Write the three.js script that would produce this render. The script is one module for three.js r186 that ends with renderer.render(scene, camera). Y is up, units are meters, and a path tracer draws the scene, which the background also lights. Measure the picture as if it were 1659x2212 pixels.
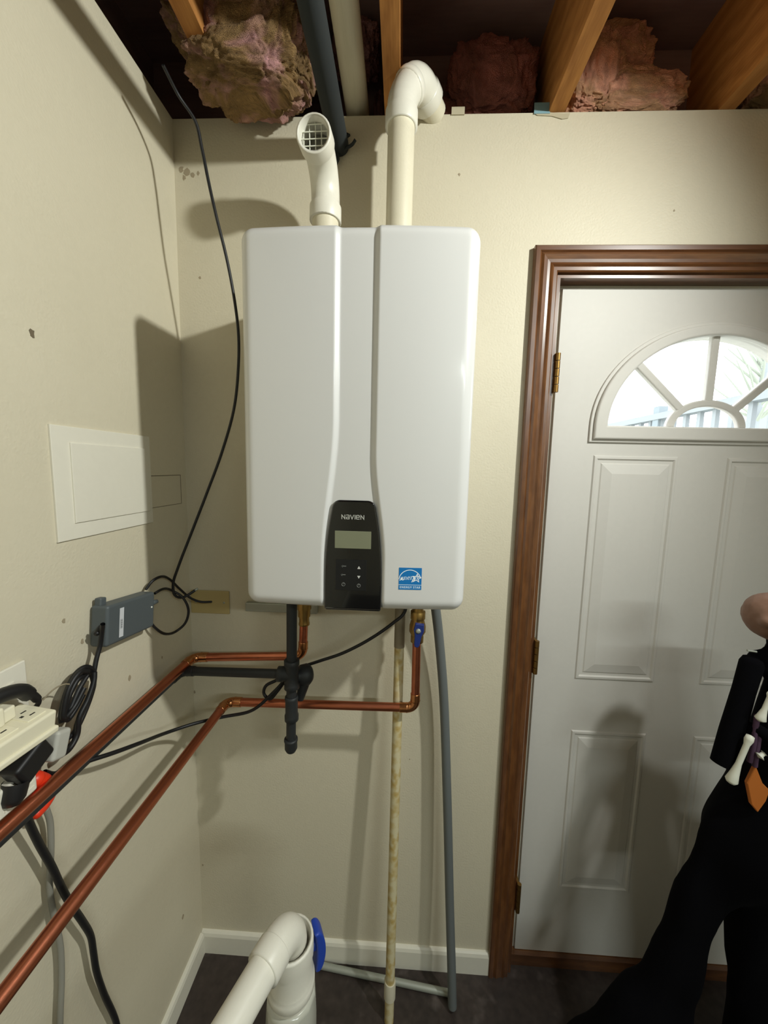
import * as THREE from 'three';
import { RoundedBoxGeometry } from 'three/addons/geometries/RoundedBoxGeometry.js';
import { mergeGeometries, mergeVertices } from 'three/addons/utils/BufferGeometryUtils.js';
import { ImprovedNoise } from 'three/addons/math/ImprovedNoise.js';
import { MarchingCubes } from 'three/addons/objects/MarchingCubes.js';
import { RectAreaLightUniformsLib } from 'three/addons/lights/RectAreaLightUniformsLib.js';
RectAreaLightUniformsLib.init();

// ------------------------------------------------------------------ camera, sky, exposure
const scene = new THREE.Scene();
const IMG_W = 1659, IMG_H = 2212, FOCAL = 815.62;
const camera = new THREE.PerspectiveCamera(2 * Math.atan(IMG_H / 2 / FOCAL) * 180 / Math.PI, IMG_W / IMG_H, 0.02, 200);
camera.position.set(0.6084, 1.5861, 1.0443);
camera.rotation.order = 'YXZ';
camera.rotation.set(-0.1156, 0.0436, 0.0233);
camera.updateMatrixWorld(true);
scene.add(camera);
scene.background = new THREE.Color().setRGB(3.6, 3.8, 3.95);      // overcast daylight outside the door window
const renderer = new THREE.WebGLRenderer({ antialias: true });
renderer.toneMapping = THREE.LinearToneMapping;
renderer.toneMappingExposure = 1.1;
renderer.shadowMap.enabled = true;
const LAMP = { at: [1.58, 2.40, 0.90], aim: [0.10, 1.60, 0.35], angle: 65, power: 6.9 };
const TUBE = { at: [2.05, 2.405, 2.7], w: 0.12, l: 1.2, radiance: 84 };

// ------------------------------------------------------------------ helpers
const V = (x, y, z) => new THREE.Vector3(x, y, z);
function dir(u, v) { return V((u - IMG_W / 2) / FOCAL, -(v - IMG_H / 2) / FOCAL, -1).applyQuaternion(camera.quaternion); }
function onPlane(u, v, k, val) { const d = dir(u, v), c = camera.position; return c.clone().addScaledVector(d, (val - c[k]) / d[k]); }
const Z = (u, v, z) => onPlane(u, v, 'z', z), X = (u, v, x) => onPlane(u, v, 'x', x), Y = (u, v, y) => onPlane(u, v, 'y', y);
let seed = 12345;
const rnd = () => { seed = (seed * 1664525 + 1013904223) >>> 0; return seed / 4294967296; };
const noise = new ImprovedNoise();
const fbm = (x, y, z, o = 4) => { let s = 0, a = 0.5; for (let i = 0; i < o; i++) { s += a * noise.noise(x, y, z); x *= 2.03; y *= 2.03; z *= 2.03; a *= 0.5; } return s; };
const used = {};
function numbered(n) { used[n] = (used[n] ?? -1) + 1; return used[n] ? n + '_' + String(used[n]).padStart(3, '0') : n; }
function mesh(name, geo, mat, parent) {
  const list = Array.isArray(geo) ? geo : [geo];
  const g = list.length === 1 ? list[0] : mergeGeometries(list.map((q) => { const r = q.index ? q.toNonIndexed() : q.clone(); for (const k of Object.keys(r.attributes)) if (!['position', 'normal', 'uv', 'color'].includes(k)) r.deleteAttribute(k); return r; }));
  const m = new THREE.Mesh(g, mat); m.name = parent ? name : numbered(name); m.castShadow = m.receiveShadow = true;
  (parent ?? scene).add(m); return m;
}
function tag(o, label, category, group) { o.userData.label = label; o.userData.category = category; if (group) o.userData.group = group; return o; }
function thing(name, label, category, pos = [0, 0, 0], group) {
  const o = new THREE.Group(); o.name = numbered(name); o.position.set(...pos); scene.add(o); return tag(o, label, category, group);
}
function structure(o, label, category) { o.userData.kind = 'structure'; if (label) o.userData.label = label; if (category) o.userData.category = category; return o; }
function setting(name, label, category) { const o = new THREE.Group(); o.name = name; scene.add(o); return structure(o, label, category); }
// uv in metres from the face direction; 'along' turns the grain
function metricUV(g, along = 'y') {
  g = g.index ? g.toNonIndexed() : g; g.computeVertexNormals();
  const p = g.attributes.position, n = g.attributes.normal, uv = new Float32Array(p.count * 2);
  for (let i = 0; i < p.count; i++) {
    const a = [Math.abs(n.getX(i)), Math.abs(n.getY(i)), Math.abs(n.getZ(i))], m = a.indexOf(Math.max(...a));
    const q = [p.getX(i), p.getY(i), p.getZ(i)], o = [0, 1, 2].filter((k) => k !== m), al = 'xyz'.indexOf(along);
    let s = o[0], t = o[1]; if (s === al) [s, t] = [t, s];
    uv[2 * i] = q[s] + 0.37 * m; uv[2 * i + 1] = q[t];
  }
  g.setAttribute('uv', new THREE.BufferAttribute(uv, 2)); return g;
}
function box(x0, x1, y0, y1, z0, z1, r = 0, along = 'y') {
  const w = x1 - x0, h = y1 - y0, d = z1 - z0;
  const g = r ? new RoundedBoxGeometry(w, h, d, 2, r) : new THREE.BoxGeometry(w, h, d);
  g.translate((x0 + x1) / 2, (y0 + y1) / 2, (z0 + z1) / 2);
  if (r) { const n = g.attributes.normal.clone(); const q = g.index ? g.toNonIndexed() : g; return q; }
  return metricUV(g, along);
}
function cyl(a, b, r0, r1 = r0, seg = 24, open = false) {
  const d = b.clone().sub(a), g = new THREE.CylinderGeometry(r1, r0, d.length(), seg, 1, open);
  g.applyQuaternion(new THREE.Quaternion().setFromUnitVectors(V(0, 1, 0), d.clone().normalize()));
  g.translate((a.x + b.x) / 2, (a.y + b.y) / 2, (a.z + b.z) / 2); return g;
}
// lathe profile [[along, radius], ...] about the axis a -> direction
function lathe(a, d, prof, seg = 28) {
  const g = new THREE.LatheGeometry(prof.map(([t, r]) => new THREE.Vector2(Math.max(r, 1e-5), t)), seg);
  g.applyQuaternion(new THREE.Quaternion().setFromUnitVectors(V(0, 1, 0), d.clone().normalize())); g.translate(a.x, a.y, a.z); return g;
}
class Arc extends THREE.Curve {
  constructor(p0, c, p1) { super(); this.q = new THREE.QuadraticBezierCurve3(p0, c, p1); const a = p0.clone().sub(c).normalize(), b = p1.clone().sub(c).normalize(); this.a = a; this.b = b; this.c = c;
    const half = Math.acos(THREE.MathUtils.clamp(a.dot(b), -1, 1)) / 2; this.t = p0.distanceTo(c); this.r = this.t * Math.tan(half); this.ctr = c.clone().addScaledVector(a.clone().add(b).normalize(), this.t / Math.cos(half));
    this.e0 = p0.clone().sub(this.ctr).normalize(); this.e1 = p1.clone().sub(this.ctr).normalize(); this.w = Math.acos(THREE.MathUtils.clamp(this.e0.dot(this.e1), -1, 1)); }
  getPoint(t, o = new THREE.Vector3()) { const s = Math.sin(this.w), k0 = Math.sin((1 - t) * this.w) / s, k1 = Math.sin(t * this.w) / s; return o.copy(this.e0).multiplyScalar(k0).addScaledVector(this.e1, k1).multiplyScalar(this.r).add(this.ctr); }
}
function bend(p0, c, p1, r, seg = 14, rad = 24) { return new THREE.TubeGeometry(new Arc(p0, c, p1), seg, r, rad); }
function tube(pts, r, seg = 60, rad = 10) { return new THREE.TubeGeometry(new THREE.CatmullRomCurve3(pts, false, 'centripetal'), seg, r, rad); }
function cord(pts, r, seg = 60, rad = 10) {
  const c = new THREE.CatmullRomCurve3(pts, false, 'centripetal'), g = new THREE.TubeGeometry(c, seg, r, rad), s = [];
  for (const t of [0, 1]) { const q = new THREE.SphereGeometry(r, rad, 6); const p = c.getPoint(t); q.translate(p.x, p.y, p.z); s.push(q); }
  return [g, ...s];
}
function extrude(pts, depth, bev = 0, seg = 2) {
  const s = pts instanceof THREE.Shape ? pts : new THREE.Shape(pts.map(([x, y]) => new THREE.Vector2(x, y)));
  return new THREE.ExtrudeGeometry(s, { depth, bevelEnabled: bev > 0, bevelSize: bev, bevelThickness: bev, bevelSegments: seg, bevelOffset: -bev, curveSegments: 24 });
}
function blob(fn, ctr, half, res) {   // iso-surface of a distance function in a cube
  const mc = new MarchingCubes(res, new THREE.MeshStandardMaterial(), false, false, 400000); mc.isolation = 0;
  for (let k = 0; k < res; k++) for (let j = 0; j < res; j++) for (let i = 0; i < res; i++) {
    const f = (q) => (q / res - 0.5) * 2 * half;
    mc.field[k * res * res + j * res + i] = -fn(ctr.x + f(i), ctr.y + f(j), ctr.z + f(k));
  }
  mc.update();
  const g = new THREE.BufferGeometry(), n = mc.count;
  const pos = mc.positionArray.slice(0, n * 3), nor = mc.normalArray.slice(0, n * 3);
  for (let i = 0; i < n; i++) { pos[3 * i] = pos[3 * i] * half + ctr.x; pos[3 * i + 1] = pos[3 * i + 1] * half + ctr.y; pos[3 * i + 2] = pos[3 * i + 2] * half + ctr.z; }
  g.setAttribute('position', new THREE.BufferAttribute(pos, 3)); g.setAttribute('normal', new THREE.BufferAttribute(nor, 3));
  g.setAttribute('uv', new THREE.BufferAttribute(new Float32Array(n * 2), 2)); return g;
}
const smin = (a, b, k) => { const h = Math.max(k - Math.abs(a - b), 0) / k; return Math.min(a, b) - h * h * k / 4; };
function capsule(x, y, z, a, b, ra, rb) {
  const bx = b.x - a.x, by = b.y - a.y, bz = b.z - a.z, t = THREE.MathUtils.clamp(((x - a.x) * bx + (y - a.y) * by + (z - a.z) * bz) / (bx * bx + by * by + bz * bz), 0, 1);
  return Math.hypot(x - a.x - bx * t, y - a.y - by * t, z - a.z - bz * t) - (ra + (rb - ra) * t);
}

// ------------------------------------------------------------------ textures and materials
function dataTex(n, fn, srgb, repeat = 1) {
  const d = new Uint8Array(n * n * 4);
  for (let j = 0; j < n; j++) for (let i = 0; i < n; i++) { const c = fn(i / n, j / n); for (let k = 0; k < 3; k++) d[(j * n + i) * 4 + k] = Math.max(0, Math.min(255, c[k])); d[(j * n + i) * 4 + 3] = 255; }
  const t = new THREE.DataTexture(d, n, n); t.wrapS = t.wrapT = THREE.RepeatWrapping; t.magFilter = THREE.LinearFilter; t.minFilter = THREE.LinearMipmapLinearFilter; t.generateMipmaps = true;
  if (srgb) t.colorSpace = THREE.SRGBColorSpace; t.repeat.set(repeat, repeat); t.needsUpdate = true; return t;
}
// noise that tiles over the unit square
const tile = (u, v, f, s = 0, o = 4) => { const w = (x, y) => fbm(x * f + s, y * f + s * 1.7, s, o); const a = u, b = v; return (w(a, b) * (1 - a) + w(a - 1, b) * a) * (1 - b) + (w(a, b - 1) * (1 - a) + w(a - 1, b - 1) * a) * b; };
const paintMap = (r, g, b, k = 5) => dataTex(256, (u, v) => { const n = tile(u, v, 5, 3) * k + (tile(u, v, 60, 9, 2)) * k * 0.8; return [r + n, g + n, b + n * 1.1]; }, true, 1.1);
const peel = dataTex(256, (u, v) => { const n = 128 + tile(u, v, 40, 21, 2) * 180; return [n, n, n]; }, false, 5);
const grainMap = (lo, hi, s, rep) => dataTex(256, (u, v) => {
  const warp = tile(u, v, 3, s) * 0.35, band = 0.5 + 0.5 * Math.sin((u + warp * 0.25) * 44 + tile(u, v, 2, s + 4) * 9), fine = tile(u * 1, v * 0.08, 90, s + 7, 2) + 0.5, t = THREE.MathUtils.clamp(0.55 * band * 0.6 + 0.55 * fine, 0, 1);
  return lo.map((l, k) => l + (hi[k] - l) * t);
}, true, rep);
const std = (o) => new THREE.MeshStandardMaterial(o), phys = (o) => new THREE.MeshPhysicalMaterial(o);
const hex = (h) => new THREE.Color(h);
const M = {
  wall: std({ map: paintMap(208, 200, 177), roughness: 0.55, bumpMap: peel, bumpScale: 0.0007 }),
  white: std({ map: paintMap(224, 220, 205, 4), roughness: 0.45 }),
  door: std({ map: paintMap(208, 205, 198, 3), roughness: 0.58 }),
  floor: std({ map: dataTex(512, (u, v) => { const a = tile(u, v, 6, 31), b = tile(u, v, 50, 33, 3), c = Math.max(0, tile(u, v, 14, 35) - 0.16) * 190; return [54 + a * 26 + b * 30 + c, 45 + a * 22 + b * 27 + c, 41 + a * 20 + b * 26 + c]; }, true, 0.9), roughness: 0.5 }),
  joist: std({ map: grainMap([150, 96, 42], [206, 146, 78], 41, 3.2), roughness: 0.8 }),
  subfloor: std({ map: grainMap([122, 96, 92], [150, 122, 116], 47, 1.6), roughness: 0.9 }),
  casing: phys({ map: grainMap([78, 46, 24], [128, 84, 46], 53, 4), roughness: 0.3, clearcoat: 0.5, clearcoatRoughness: 0.25 }),
  heater: phys({ color: hex('#d3d3d1'), roughness: 0.34, clearcoat: 0.35, clearcoatRoughness: 0.12 }),
  heaterSide: std({ color: hex('#d6d6d2'), roughness: 0.45 }),
  gloss: phys({ color: hex('#0b0c0e'), roughness: 0.12, clearcoat: 1, clearcoatRoughness: 0.04 }),
  key: phys({ color: hex('#17181a'), roughness: 0.3 }),
  lcd: phys({ color: hex('#7d8069'), roughness: 0.18, clearcoat: 0.6, clearcoatRoughness: 0.1 }),
  print: std({ color: hex('#c9cac6'), roughness: 0.5 }),
  pvc: std({ map: paintMap(220, 217, 204, 6), roughness: 0.38 }),
  pvcOld: std({ map: paintMap(212, 205, 182, 10), roughness: 0.42 }),
  cream: std({ map: dataTex(128, (u, v) => { const s = THREE.MathUtils.clamp(tile(u, v, 7, 61) * 3 + 0.35, 0, 1); return [206 - 26 * s, 196 - 44 * s, 160 - 72 * s]; }, true, 1), roughness: 0.5 }),
  clearPvc: phys({ color: hex('#cfcfc2'), roughness: 0.22, transmission: 0.25, thickness: 0, clearcoat: 0.4 }),
  copper: std({ map: dataTex(128, (u, v) => { const n = tile(u, v, 6, 71) * 40; return [196 + n, 118 + n, 88 + n]; }, true, 1), metalness: 1, roughness: 0.34 }),
  copperFit: std({ color: hex('#c98a5c'), metalness: 1, roughness: 0.26 }),
  brass: std({ color: hex('#a98a52'), metalness: 1, roughness: 0.38 }),
  iron: std({ color: hex('#2b2d2e'), metalness: 0.25, roughness: 0.55 }),
  steel: std({ color: hex('#a8aca2'), metalness: 0.45, roughness: 0.42 }),
  conduit: std({ color: hex('#666b6b'), roughness: 0.45 }),
  foam: std({ color: hex('#1f2425'), roughness: 0.85 }),
  cable: std({ color: hex('#141416'), roughness: 0.5 }),
  cableGrey: std({ color: hex('#8d8b80'), roughness: 0.55 }),
  cableTan: std({ color: hex('#8a7f68'), roughness: 0.6 }),
  brick: std({ color: hex('#50575a'), roughness: 0.5 }),
  label: std({ color: hex('#c9ccd0'), roughness: 0.6 }),
  blue: std({ color: hex('#1f3f9e'), roughness: 0.42 }),
  blueDark: std({ color: hex('#1c2f72'), roughness: 0.45 }),
  red: std({ color: hex('#e23a1c'), roughness: 0.4 }),
  almond: std({ color: hex('#b7a470'), roughness: 0.5 }),
  ivory: std({ color: hex('#e6e0c6'), roughness: 0.42 }),
  greyPlug: std({ color: hex('#b4b3aa'), roughness: 0.5 }),
  slot: std({ color: hex('#2a2620'), roughness: 0.8 }),
  smudge: std({ color: hex('#a0937a'), roughness: 0.8 }),
  mark: std({ color: hex('#6c604c'), roughness: 0.8 }),
  tapeBlue: std({ color: hex('#7fa3ad'), roughness: 0.7 }),
  paper: std({ color: hex('#b9b096'), roughness: 0.9 }),
  robe: phys({ color: hex('#060609'), roughness: 0.95, specularIntensity: 0.15 }),
  cape: std({ color: hex('#303234'), roughness: 0.95 }),
  bone: std({ color: hex('#dfe0d2'), roughness: 0.45 }),
  orange: std({ color: hex('#b8671f'), roughness: 0.8 }),
  purple: std({ color: hex('#4a3148'), roughness: 0.8 }),
  skin: std({ color: hex('#80604f'), roughness: 0.55 }),
  glass: phys({ color: hex('#ffffff'), roughness: 0.0, transmission: 1, thickness: 0, ior: 1.5 }),
  hinge: std({ color: hex('#8a6a3a'), metalness: 0.9, roughness: 0.4 }),
  bulb: std({ color: hex('#ffffff'), emissive: new THREE.Color(1, 0.9, 0.74), emissiveIntensity: 3 }),
  tubeLens: std({ color: hex('#ffffff'), emissive: new THREE.Color(1, 0.97, 0.9), emissiveIntensity: 3 }),
  porcelain: std({ color: hex('#e9e7e0'), roughness: 0.25 }),
  fibre: std({ vertexColors: true, roughness: 1, bumpMap: dataTex(256, (u, v) => { const n = 128 + tile(u, v, 30, 81, 4) * 200; return [n, n, n]; }, false, 6), bumpScale: 0.006 }),
};

// ------------------------------------------------------------------ the room
const H = 2.457, RX = 3.4, RZ = 4.2, TOP = 2.70;
const DX0 = 1.0207, DX1 = 1.8337, DY0 = 0.0414, DY1 = 2.0689, DZ = -0.034;
structure(mesh('floor', box(-0.14, RX + 0.14, -0.08, 0, -0.3, RZ + 0.14, 0, 'z'), M.floor), 'dark brown speckled floor', 'floor');
{
  const w = structure(mesh('wall_left', box(-0.12, 0, 0, H, -0.12, RZ + 0.12), M.wall), 'beige painted drywall on the left with the access panel', 'wall');
  const marks = [[69, 720, 0.006], [213, 1032, 0], [137, 1342, 0.004], [178, 1385, 0.004], [280, 1465, 0.005], [395, 1980, 0.005], [350, 1420, 0.003]];
  for (const [u, v, r] of marks) if (r) { const p = X(u, v, 0), s = []; for (let k = 0; k < 9; k++) s.push([r * (0.5 + 0.7 * rnd()) * Math.cos(k * 0.7), r * (0.8 + 0.9 * rnd()) * Math.sin(k * 0.7)]); const g = extrude(s, 0.0006); g.rotateY(Math.PI / 2); g.translate(0, p.y, p.z); mesh('scuff_mark', g, r > 0.005 ? M.mark : M.smudge, w); }
  const b = setting('wall_back', 'beige painted drywall behind the water heater', 'wall');
  mesh('drywall', [box(0, DX0 - 0.03, 0, H, -0.12, 0), box(DX1 + 0.03, RX, 0, H, -0.12, 0), box(DX0 - 0.03, DX1 + 0.03, DY1 + 0.03, H, -0.12, 0)], M.wall, b);
  for (const [u, v, r] of [[992, 377, 0.0025], [432, 600, 0.003], [885, 1640, 0.002], [420, 1495, 0.004], [438, 1868, 0.003], [1456, 455, 0.002], [392, 366, 0.006], [404, 372, 0.008], [416, 378, 0.006], [428, 374, 0.004], [398, 384, 0.005]]) { const p = Z(u, v, 0), s = []; for (let k = 0; k < 9; k++) s.push([r * (0.5 + 0.8 * rnd()) * Math.cos(k * 0.7), r * (0.8 + 0.9 * rnd()) * Math.sin(k * 0.7)]); const g = extrude(s, 0.0006); g.translate(p.x, p.y, 0); mesh('scuff_mark', g, M.smudge, b); }
}
structure(mesh('wall_right', box(RX, RX + 0.12, 0, H, -0.12, RZ + 0.12), M.wall), 'plain beige wall on the right side of the room', 'wall');
structure(mesh('wall_rear', box(0, RX, 0, H, RZ, RZ + 0.12), M.wall), 'plain beige wall at the far end of the room', 'wall');
{
  const c = setting('ceiling', 'open ceiling of bare wooden joists under a dark subfloor', 'ceiling');
  for (let k = 0; k < 9; k++) { const z0 = -0.16 + k * 0.51; mesh('subfloor_board', box(-0.16, RX + 0.16, TOP, TOP + 0.02, z0, z0 + 0.508, 0, 'x'), M.subfloor, c); }
  for (let k = 0; k < 9; k++) { const x = 0.161 + 0.4 * k; mesh('joist', box(x - 0.019, x + 0.019, H, TOP, -0.12, RZ + 0.12, 0, 'z'), M.joist, c); }
  mesh('rim_board', box(-0.16, RX + 0.16, H, TOP, -0.16, -0.12, 0, 'x'), M.subfloor, c);
  mesh('rim_board', box(-0.16, RX + 0.16, H, TOP, RZ + 0.12, RZ + 0.16, 0, 'x'), M.subfloor, c);
  mesh('rim_board', box(-0.16, -0.12, H, TOP, -0.12, RZ + 0.12, 0, 'z'), M.subfloor, c);
  mesh('rim_board', box(RX + 0.12, RX + 0.16, H, TOP, -0.12, RZ + 0.12, 0, 'z'), M.subfloor, c);
}
{
  const g = extrude([[0, 0], [0.012, 0], [0.012, 0.062], [0.009, 0.071], [0.005, 0.075], [0, 0.076]], 0.93 - 0.0005);
  g.rotateY(-Math.PI / 2); g.translate(0.93, 0, 0);                      // x: 0.. len, profile towards +z
  structure(mesh('baseboard_back', metricUV(g, 'x'), M.white), 'white baseboard along the back wall', 'baseboard');
  const q = extrude([[0, 0], [0.012, 0], [0.012, 0.062], [0.009, 0.071], [0.005, 0.075], [0, 0.076]], RZ - 0.012);
  q.translate(0, 0, 0.012);
  structure(mesh('baseboard_left', metricUV(q, 'z'), M.white), 'white baseboard along the left wall', 'baseboard');
}

// ------------------------------------------------------------------ door with fan window
{
  const prof = [[0, 0], [0, 0.009], [0.003, 0.012], [0.011, 0.012], [0.015, 0.0155], [0.021, 0.013], [0.028, 0.0145], [0.038, 0.018], [0.044, 0.0135], [0.048, 0.0175], [0.058, 0.0175], [0.061, 0.0145], [0.061, 0]];
  const IX0 = 0.988, IX1 = 1.867, IY = 2.088;
  const strip = (f0, f1) => { // f(a,b) -> point at the two ends
    const pos = []; for (let k = 0; k + 1 < prof.length; k++) { const A = f0(...prof[k]), B = f0(...prof[k + 1]), C = f1(...prof[k + 1]), D = f1(...prof[k]); for (const q of [A, B, C, A, C, D]) pos.push(...q); }
    const g = new THREE.BufferGeometry(); g.setAttribute('position', new THREE.Float32BufferAttribute(pos, 3)); return g;
  };
  const t = setting('trim_1', 'dark stained wooden door casing with moulded edges', 'door casing');
  const left = strip((a, b) => [IX0 - a, 0, b], (a, b) => [IX0 - a, IY + a, b]), head = strip((a, b) => [IX0 - a, IY + a, b], (a, b) => [IX1 + a, IY + a, b]), right = strip((a, b) => [IX1 + a, IY + a, b], (a, b) => [IX1 + a, 0, b]);
  mesh('side_casing', metricUV(left, 'y'), M.casing, t); mesh('head_casing', metricUV(head, 'x'), M.casing, t); mesh('side_casing', metricUV(right, 'y'), M.casing, t);
  mesh('jamb', box(DX0 - 0.03, 0.9995, 0, 2.078, -0.12, 0.0), M.casing, t); mesh('jamb', box(1.855, DX1 + 0.03, 0, 2.078, -0.12, 0), M.casing, t);
  mesh('head_jamb', box(DX0 - 0.03, DX1 + 0.03, 2.078, DY1 + 0.03, -0.12, 0, 0, 'x'), M.casing, t);
  mesh('sill', box(0.9995, 1.855, 0, 0.039, -0.12, -0.02, 0, 'x'), M.casing, t);
  for (const [x0, x1, y0, y1] of [[0.9995, DX0, 0.039, 2.078], [DX1, 1.855, 0.039, 2.078], [DX0, DX1, DY1, 2.078]]) mesh('weatherstrip', box(x0, x1, y0, y1, -0.07, -0.042), M.white, t);

  const d = setting('door_1', 'white raised-panel entry door with fan-shaped window', 'door');
  const CX = 1.4272, CY = 1.7145;
  const half = (cx, cy, rx, ry, y0, Path = THREE.Shape, n = 48) => { const s = new Path(); s.moveTo(cx + rx, y0); for (let k = 0; k <= n; k++) s.lineTo(cx + rx * Math.cos(Math.PI * k / n), cy + ry * Math.sin(Math.PI * k / n)); s.lineTo(cx - rx, y0); s.closePath(); return s; };
  const slab = new THREE.Shape([[DX0, DY0], [DX1, DY0], [DX1, DY1], [DX0, DY1]].map((q) => new THREE.Vector2(...q)));
  slab.holes.push(half(CX, CY, 0.270, 0.239, CY - 0.003, THREE.Path));
  const sg = extrude(slab, 0.044); sg.translate(0, 0, DZ - 0.044); mesh('slab', metricUV(sg), M.door, d);
  // embossed panels: nested rectangles at different heights
  function panel(x0, x1, y0, y1) {
    const st = [[0, 0], [0.003, 0.0035], [0.009, 0.004], [0.013, 0.0004], [0.021, 0.0004], [0.024, 0.0028], [0.050, 0.0075]];
    const pos = [], R = ([i, h]) => [[x0 + i, y0 + i, h], [x1 - i, y0 + i, h], [x1 - i, y1 - i, h], [x0 + i, y1 - i, h]];
    for (let k = 0; k + 1 < st.length; k++) { const a = R(st[k]), b = R(st[k + 1]); for (let e = 0; e < 4; e++) { const f = (e + 1) % 4; for (const q of [a[e], a[f], b[f], a[e], b[f], b[e]]) pos.push(q[0], q[1], q[2] + DZ + 0.0002); } }
    const c = R(st[st.length - 1]); for (const q of [c[0], c[1], c[2], c[0], c[2], c[3]]) pos.push(q[0], q[1], q[2] + DZ + 0.0002);
    const g = new THREE.BufferGeometry(); g.setAttribute('position', new THREE.Float32BufferAttribute(pos, 3)); mesh('raised_panel', metricUV(g), M.door, d);
  }
  for (const [x0, x1] of [[1.136, 1.362], [1.492, 1.718]]) { panel(x0, x1, 0.982, 1.635); panel(x0 + 0.004, x1 - 0.004, 0.279, 0.818); }
  // lite frame, muntins and panes
  const fr = half(CX, CY, 0.300, 0.262, 1.678); fr.holes.push(half(CX, CY, 0.266, 0.235, CY, THREE.Path));
  const fg = extrude(fr, 0.010, 0.005, 3); fg.translate(0, 0, DZ + 0.0002); const wf = mesh('window_frame', fg, M.door, d);
  const rim = half(CX, CY, 0.309, 0.271, 1.670); rim.holes.push(half(CX, CY, 0.299, 0.261, 1.679, THREE.Path));
  const rg = extrude(rim, 0.004, 0.0018, 2); rg.translate(0, 0, DZ + 0.0002); mesh('frame_lip', rg, M.door, wf);
  const IR = [0.104, 0.074], IG = [0.083, 0.056];
  const ring = new THREE.Shape(); for (let k = 0; k <= 32; k++) { const a = Math.PI * k / 32; ring[k ? 'lineTo' : 'moveTo'](CX + IR[0] * Math.cos(a), CY + IR[1] * Math.sin(a)); } for (let k = 32; k >= 0; k--) { const a = Math.PI * k / 32; ring.lineTo(CX + IG[0] * Math.cos(a), CY + IG[1] * Math.sin(a)); } ring.closePath();
  const ig = extrude(ring, 0.008, 0.004, 3); ig.translate(0, 0, DZ - 0.012); mesh('muntin', ig, M.door, d);
  const ANG = [136, 90, 44];
  for (const a of ANG) {
    const r = a * Math.PI / 180, e = a === 90 ? [Math.cos(r), Math.sin(r)] : [Math.cos(r), Math.sin(r)];
    const p0 = V(CX + IR[0] * 0.92 * e[0], CY + IR[1] * 0.92 * e[1], 0), p1 = V(CX + 0.268 * e[0], CY + 0.237 * e[1], 0), L = p0.distanceTo(p1);
    const g = extrude([[0, -0.0105], [L, -0.0105], [L, 0.0105], [0, 0.0105]], 0.008, 0.004, 3); g.rotateZ(Math.atan2(p1.y - p0.y, p1.x - p0.x)); g.translate(p0.x, p0.y, DZ - 0.012); mesh('muntin', g, M.door, d);
  }
  const bounds = [180, 136, 90, 44, 0];
  for (let k = 0; k < 4; k++) {
    const s = new THREE.Shape(), n = 12, pt = (q, rx, ry) => [CX + rx * Math.cos(q), CY + ry * Math.sin(q)];
    for (let i = 0; i <= n; i++) { const q = (bounds[k] + (bounds[k + 1] - bounds[k]) * i / n) * Math.PI / 180, p = pt(q, 0.267, 0.236); i ? s.lineTo(...p) : s.moveTo(...p); }
    for (let i = n; i >= 0; i--) { const q = (bounds[k] + (bounds[k + 1] - bounds[k]) * i / n) * Math.PI / 180; s.lineTo(...pt(q, 0.094, 0.065)); }
    const g = new THREE.ShapeGeometry(s); g.translate(0, 0, DZ - 0.018); mesh('pane', g, M.glass, d);
  }
  { const g = new THREE.ShapeGeometry(half(CX, CY, 0.094, 0.065, CY)); g.translate(0, 0, DZ - 0.018); mesh('pane', g, M.glass, d); }
  // hinges: leaf edge and knuckles at the left jamb
  for (const y of [1.843, 1.062, 0.28]) {
    const h = mesh('hinge', box(0.9996, 1.006, y - 0.05, y + 0.05, -0.03, 0.003), M.hinge, d);
    for (let k = 0; k < 5; k++) mesh('knuckle', cyl(V(1.0055, y - 0.05 + k * 0.02 + 0.001, 0.006), V(1.0055, y - 0.05 + k * 0.02 + 0.019, 0.006), 0.0062, 0.0062, 14), M.hinge, h);
  }
  // the far door furniture lies outside the photograph: plain lever lock
  const kn = mesh('door_knob', lathe(V(1.772, 0.95, DZ), V(0, 0, 1), [[0, 0.032], [0.004, 0.032], [0.008, 0.014], [0.03, 0.012], [0.036, 0.024], [0.052, 0.028], [0.062, 0.02], [0.064, 0]]), M.brass, d);
}

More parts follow.
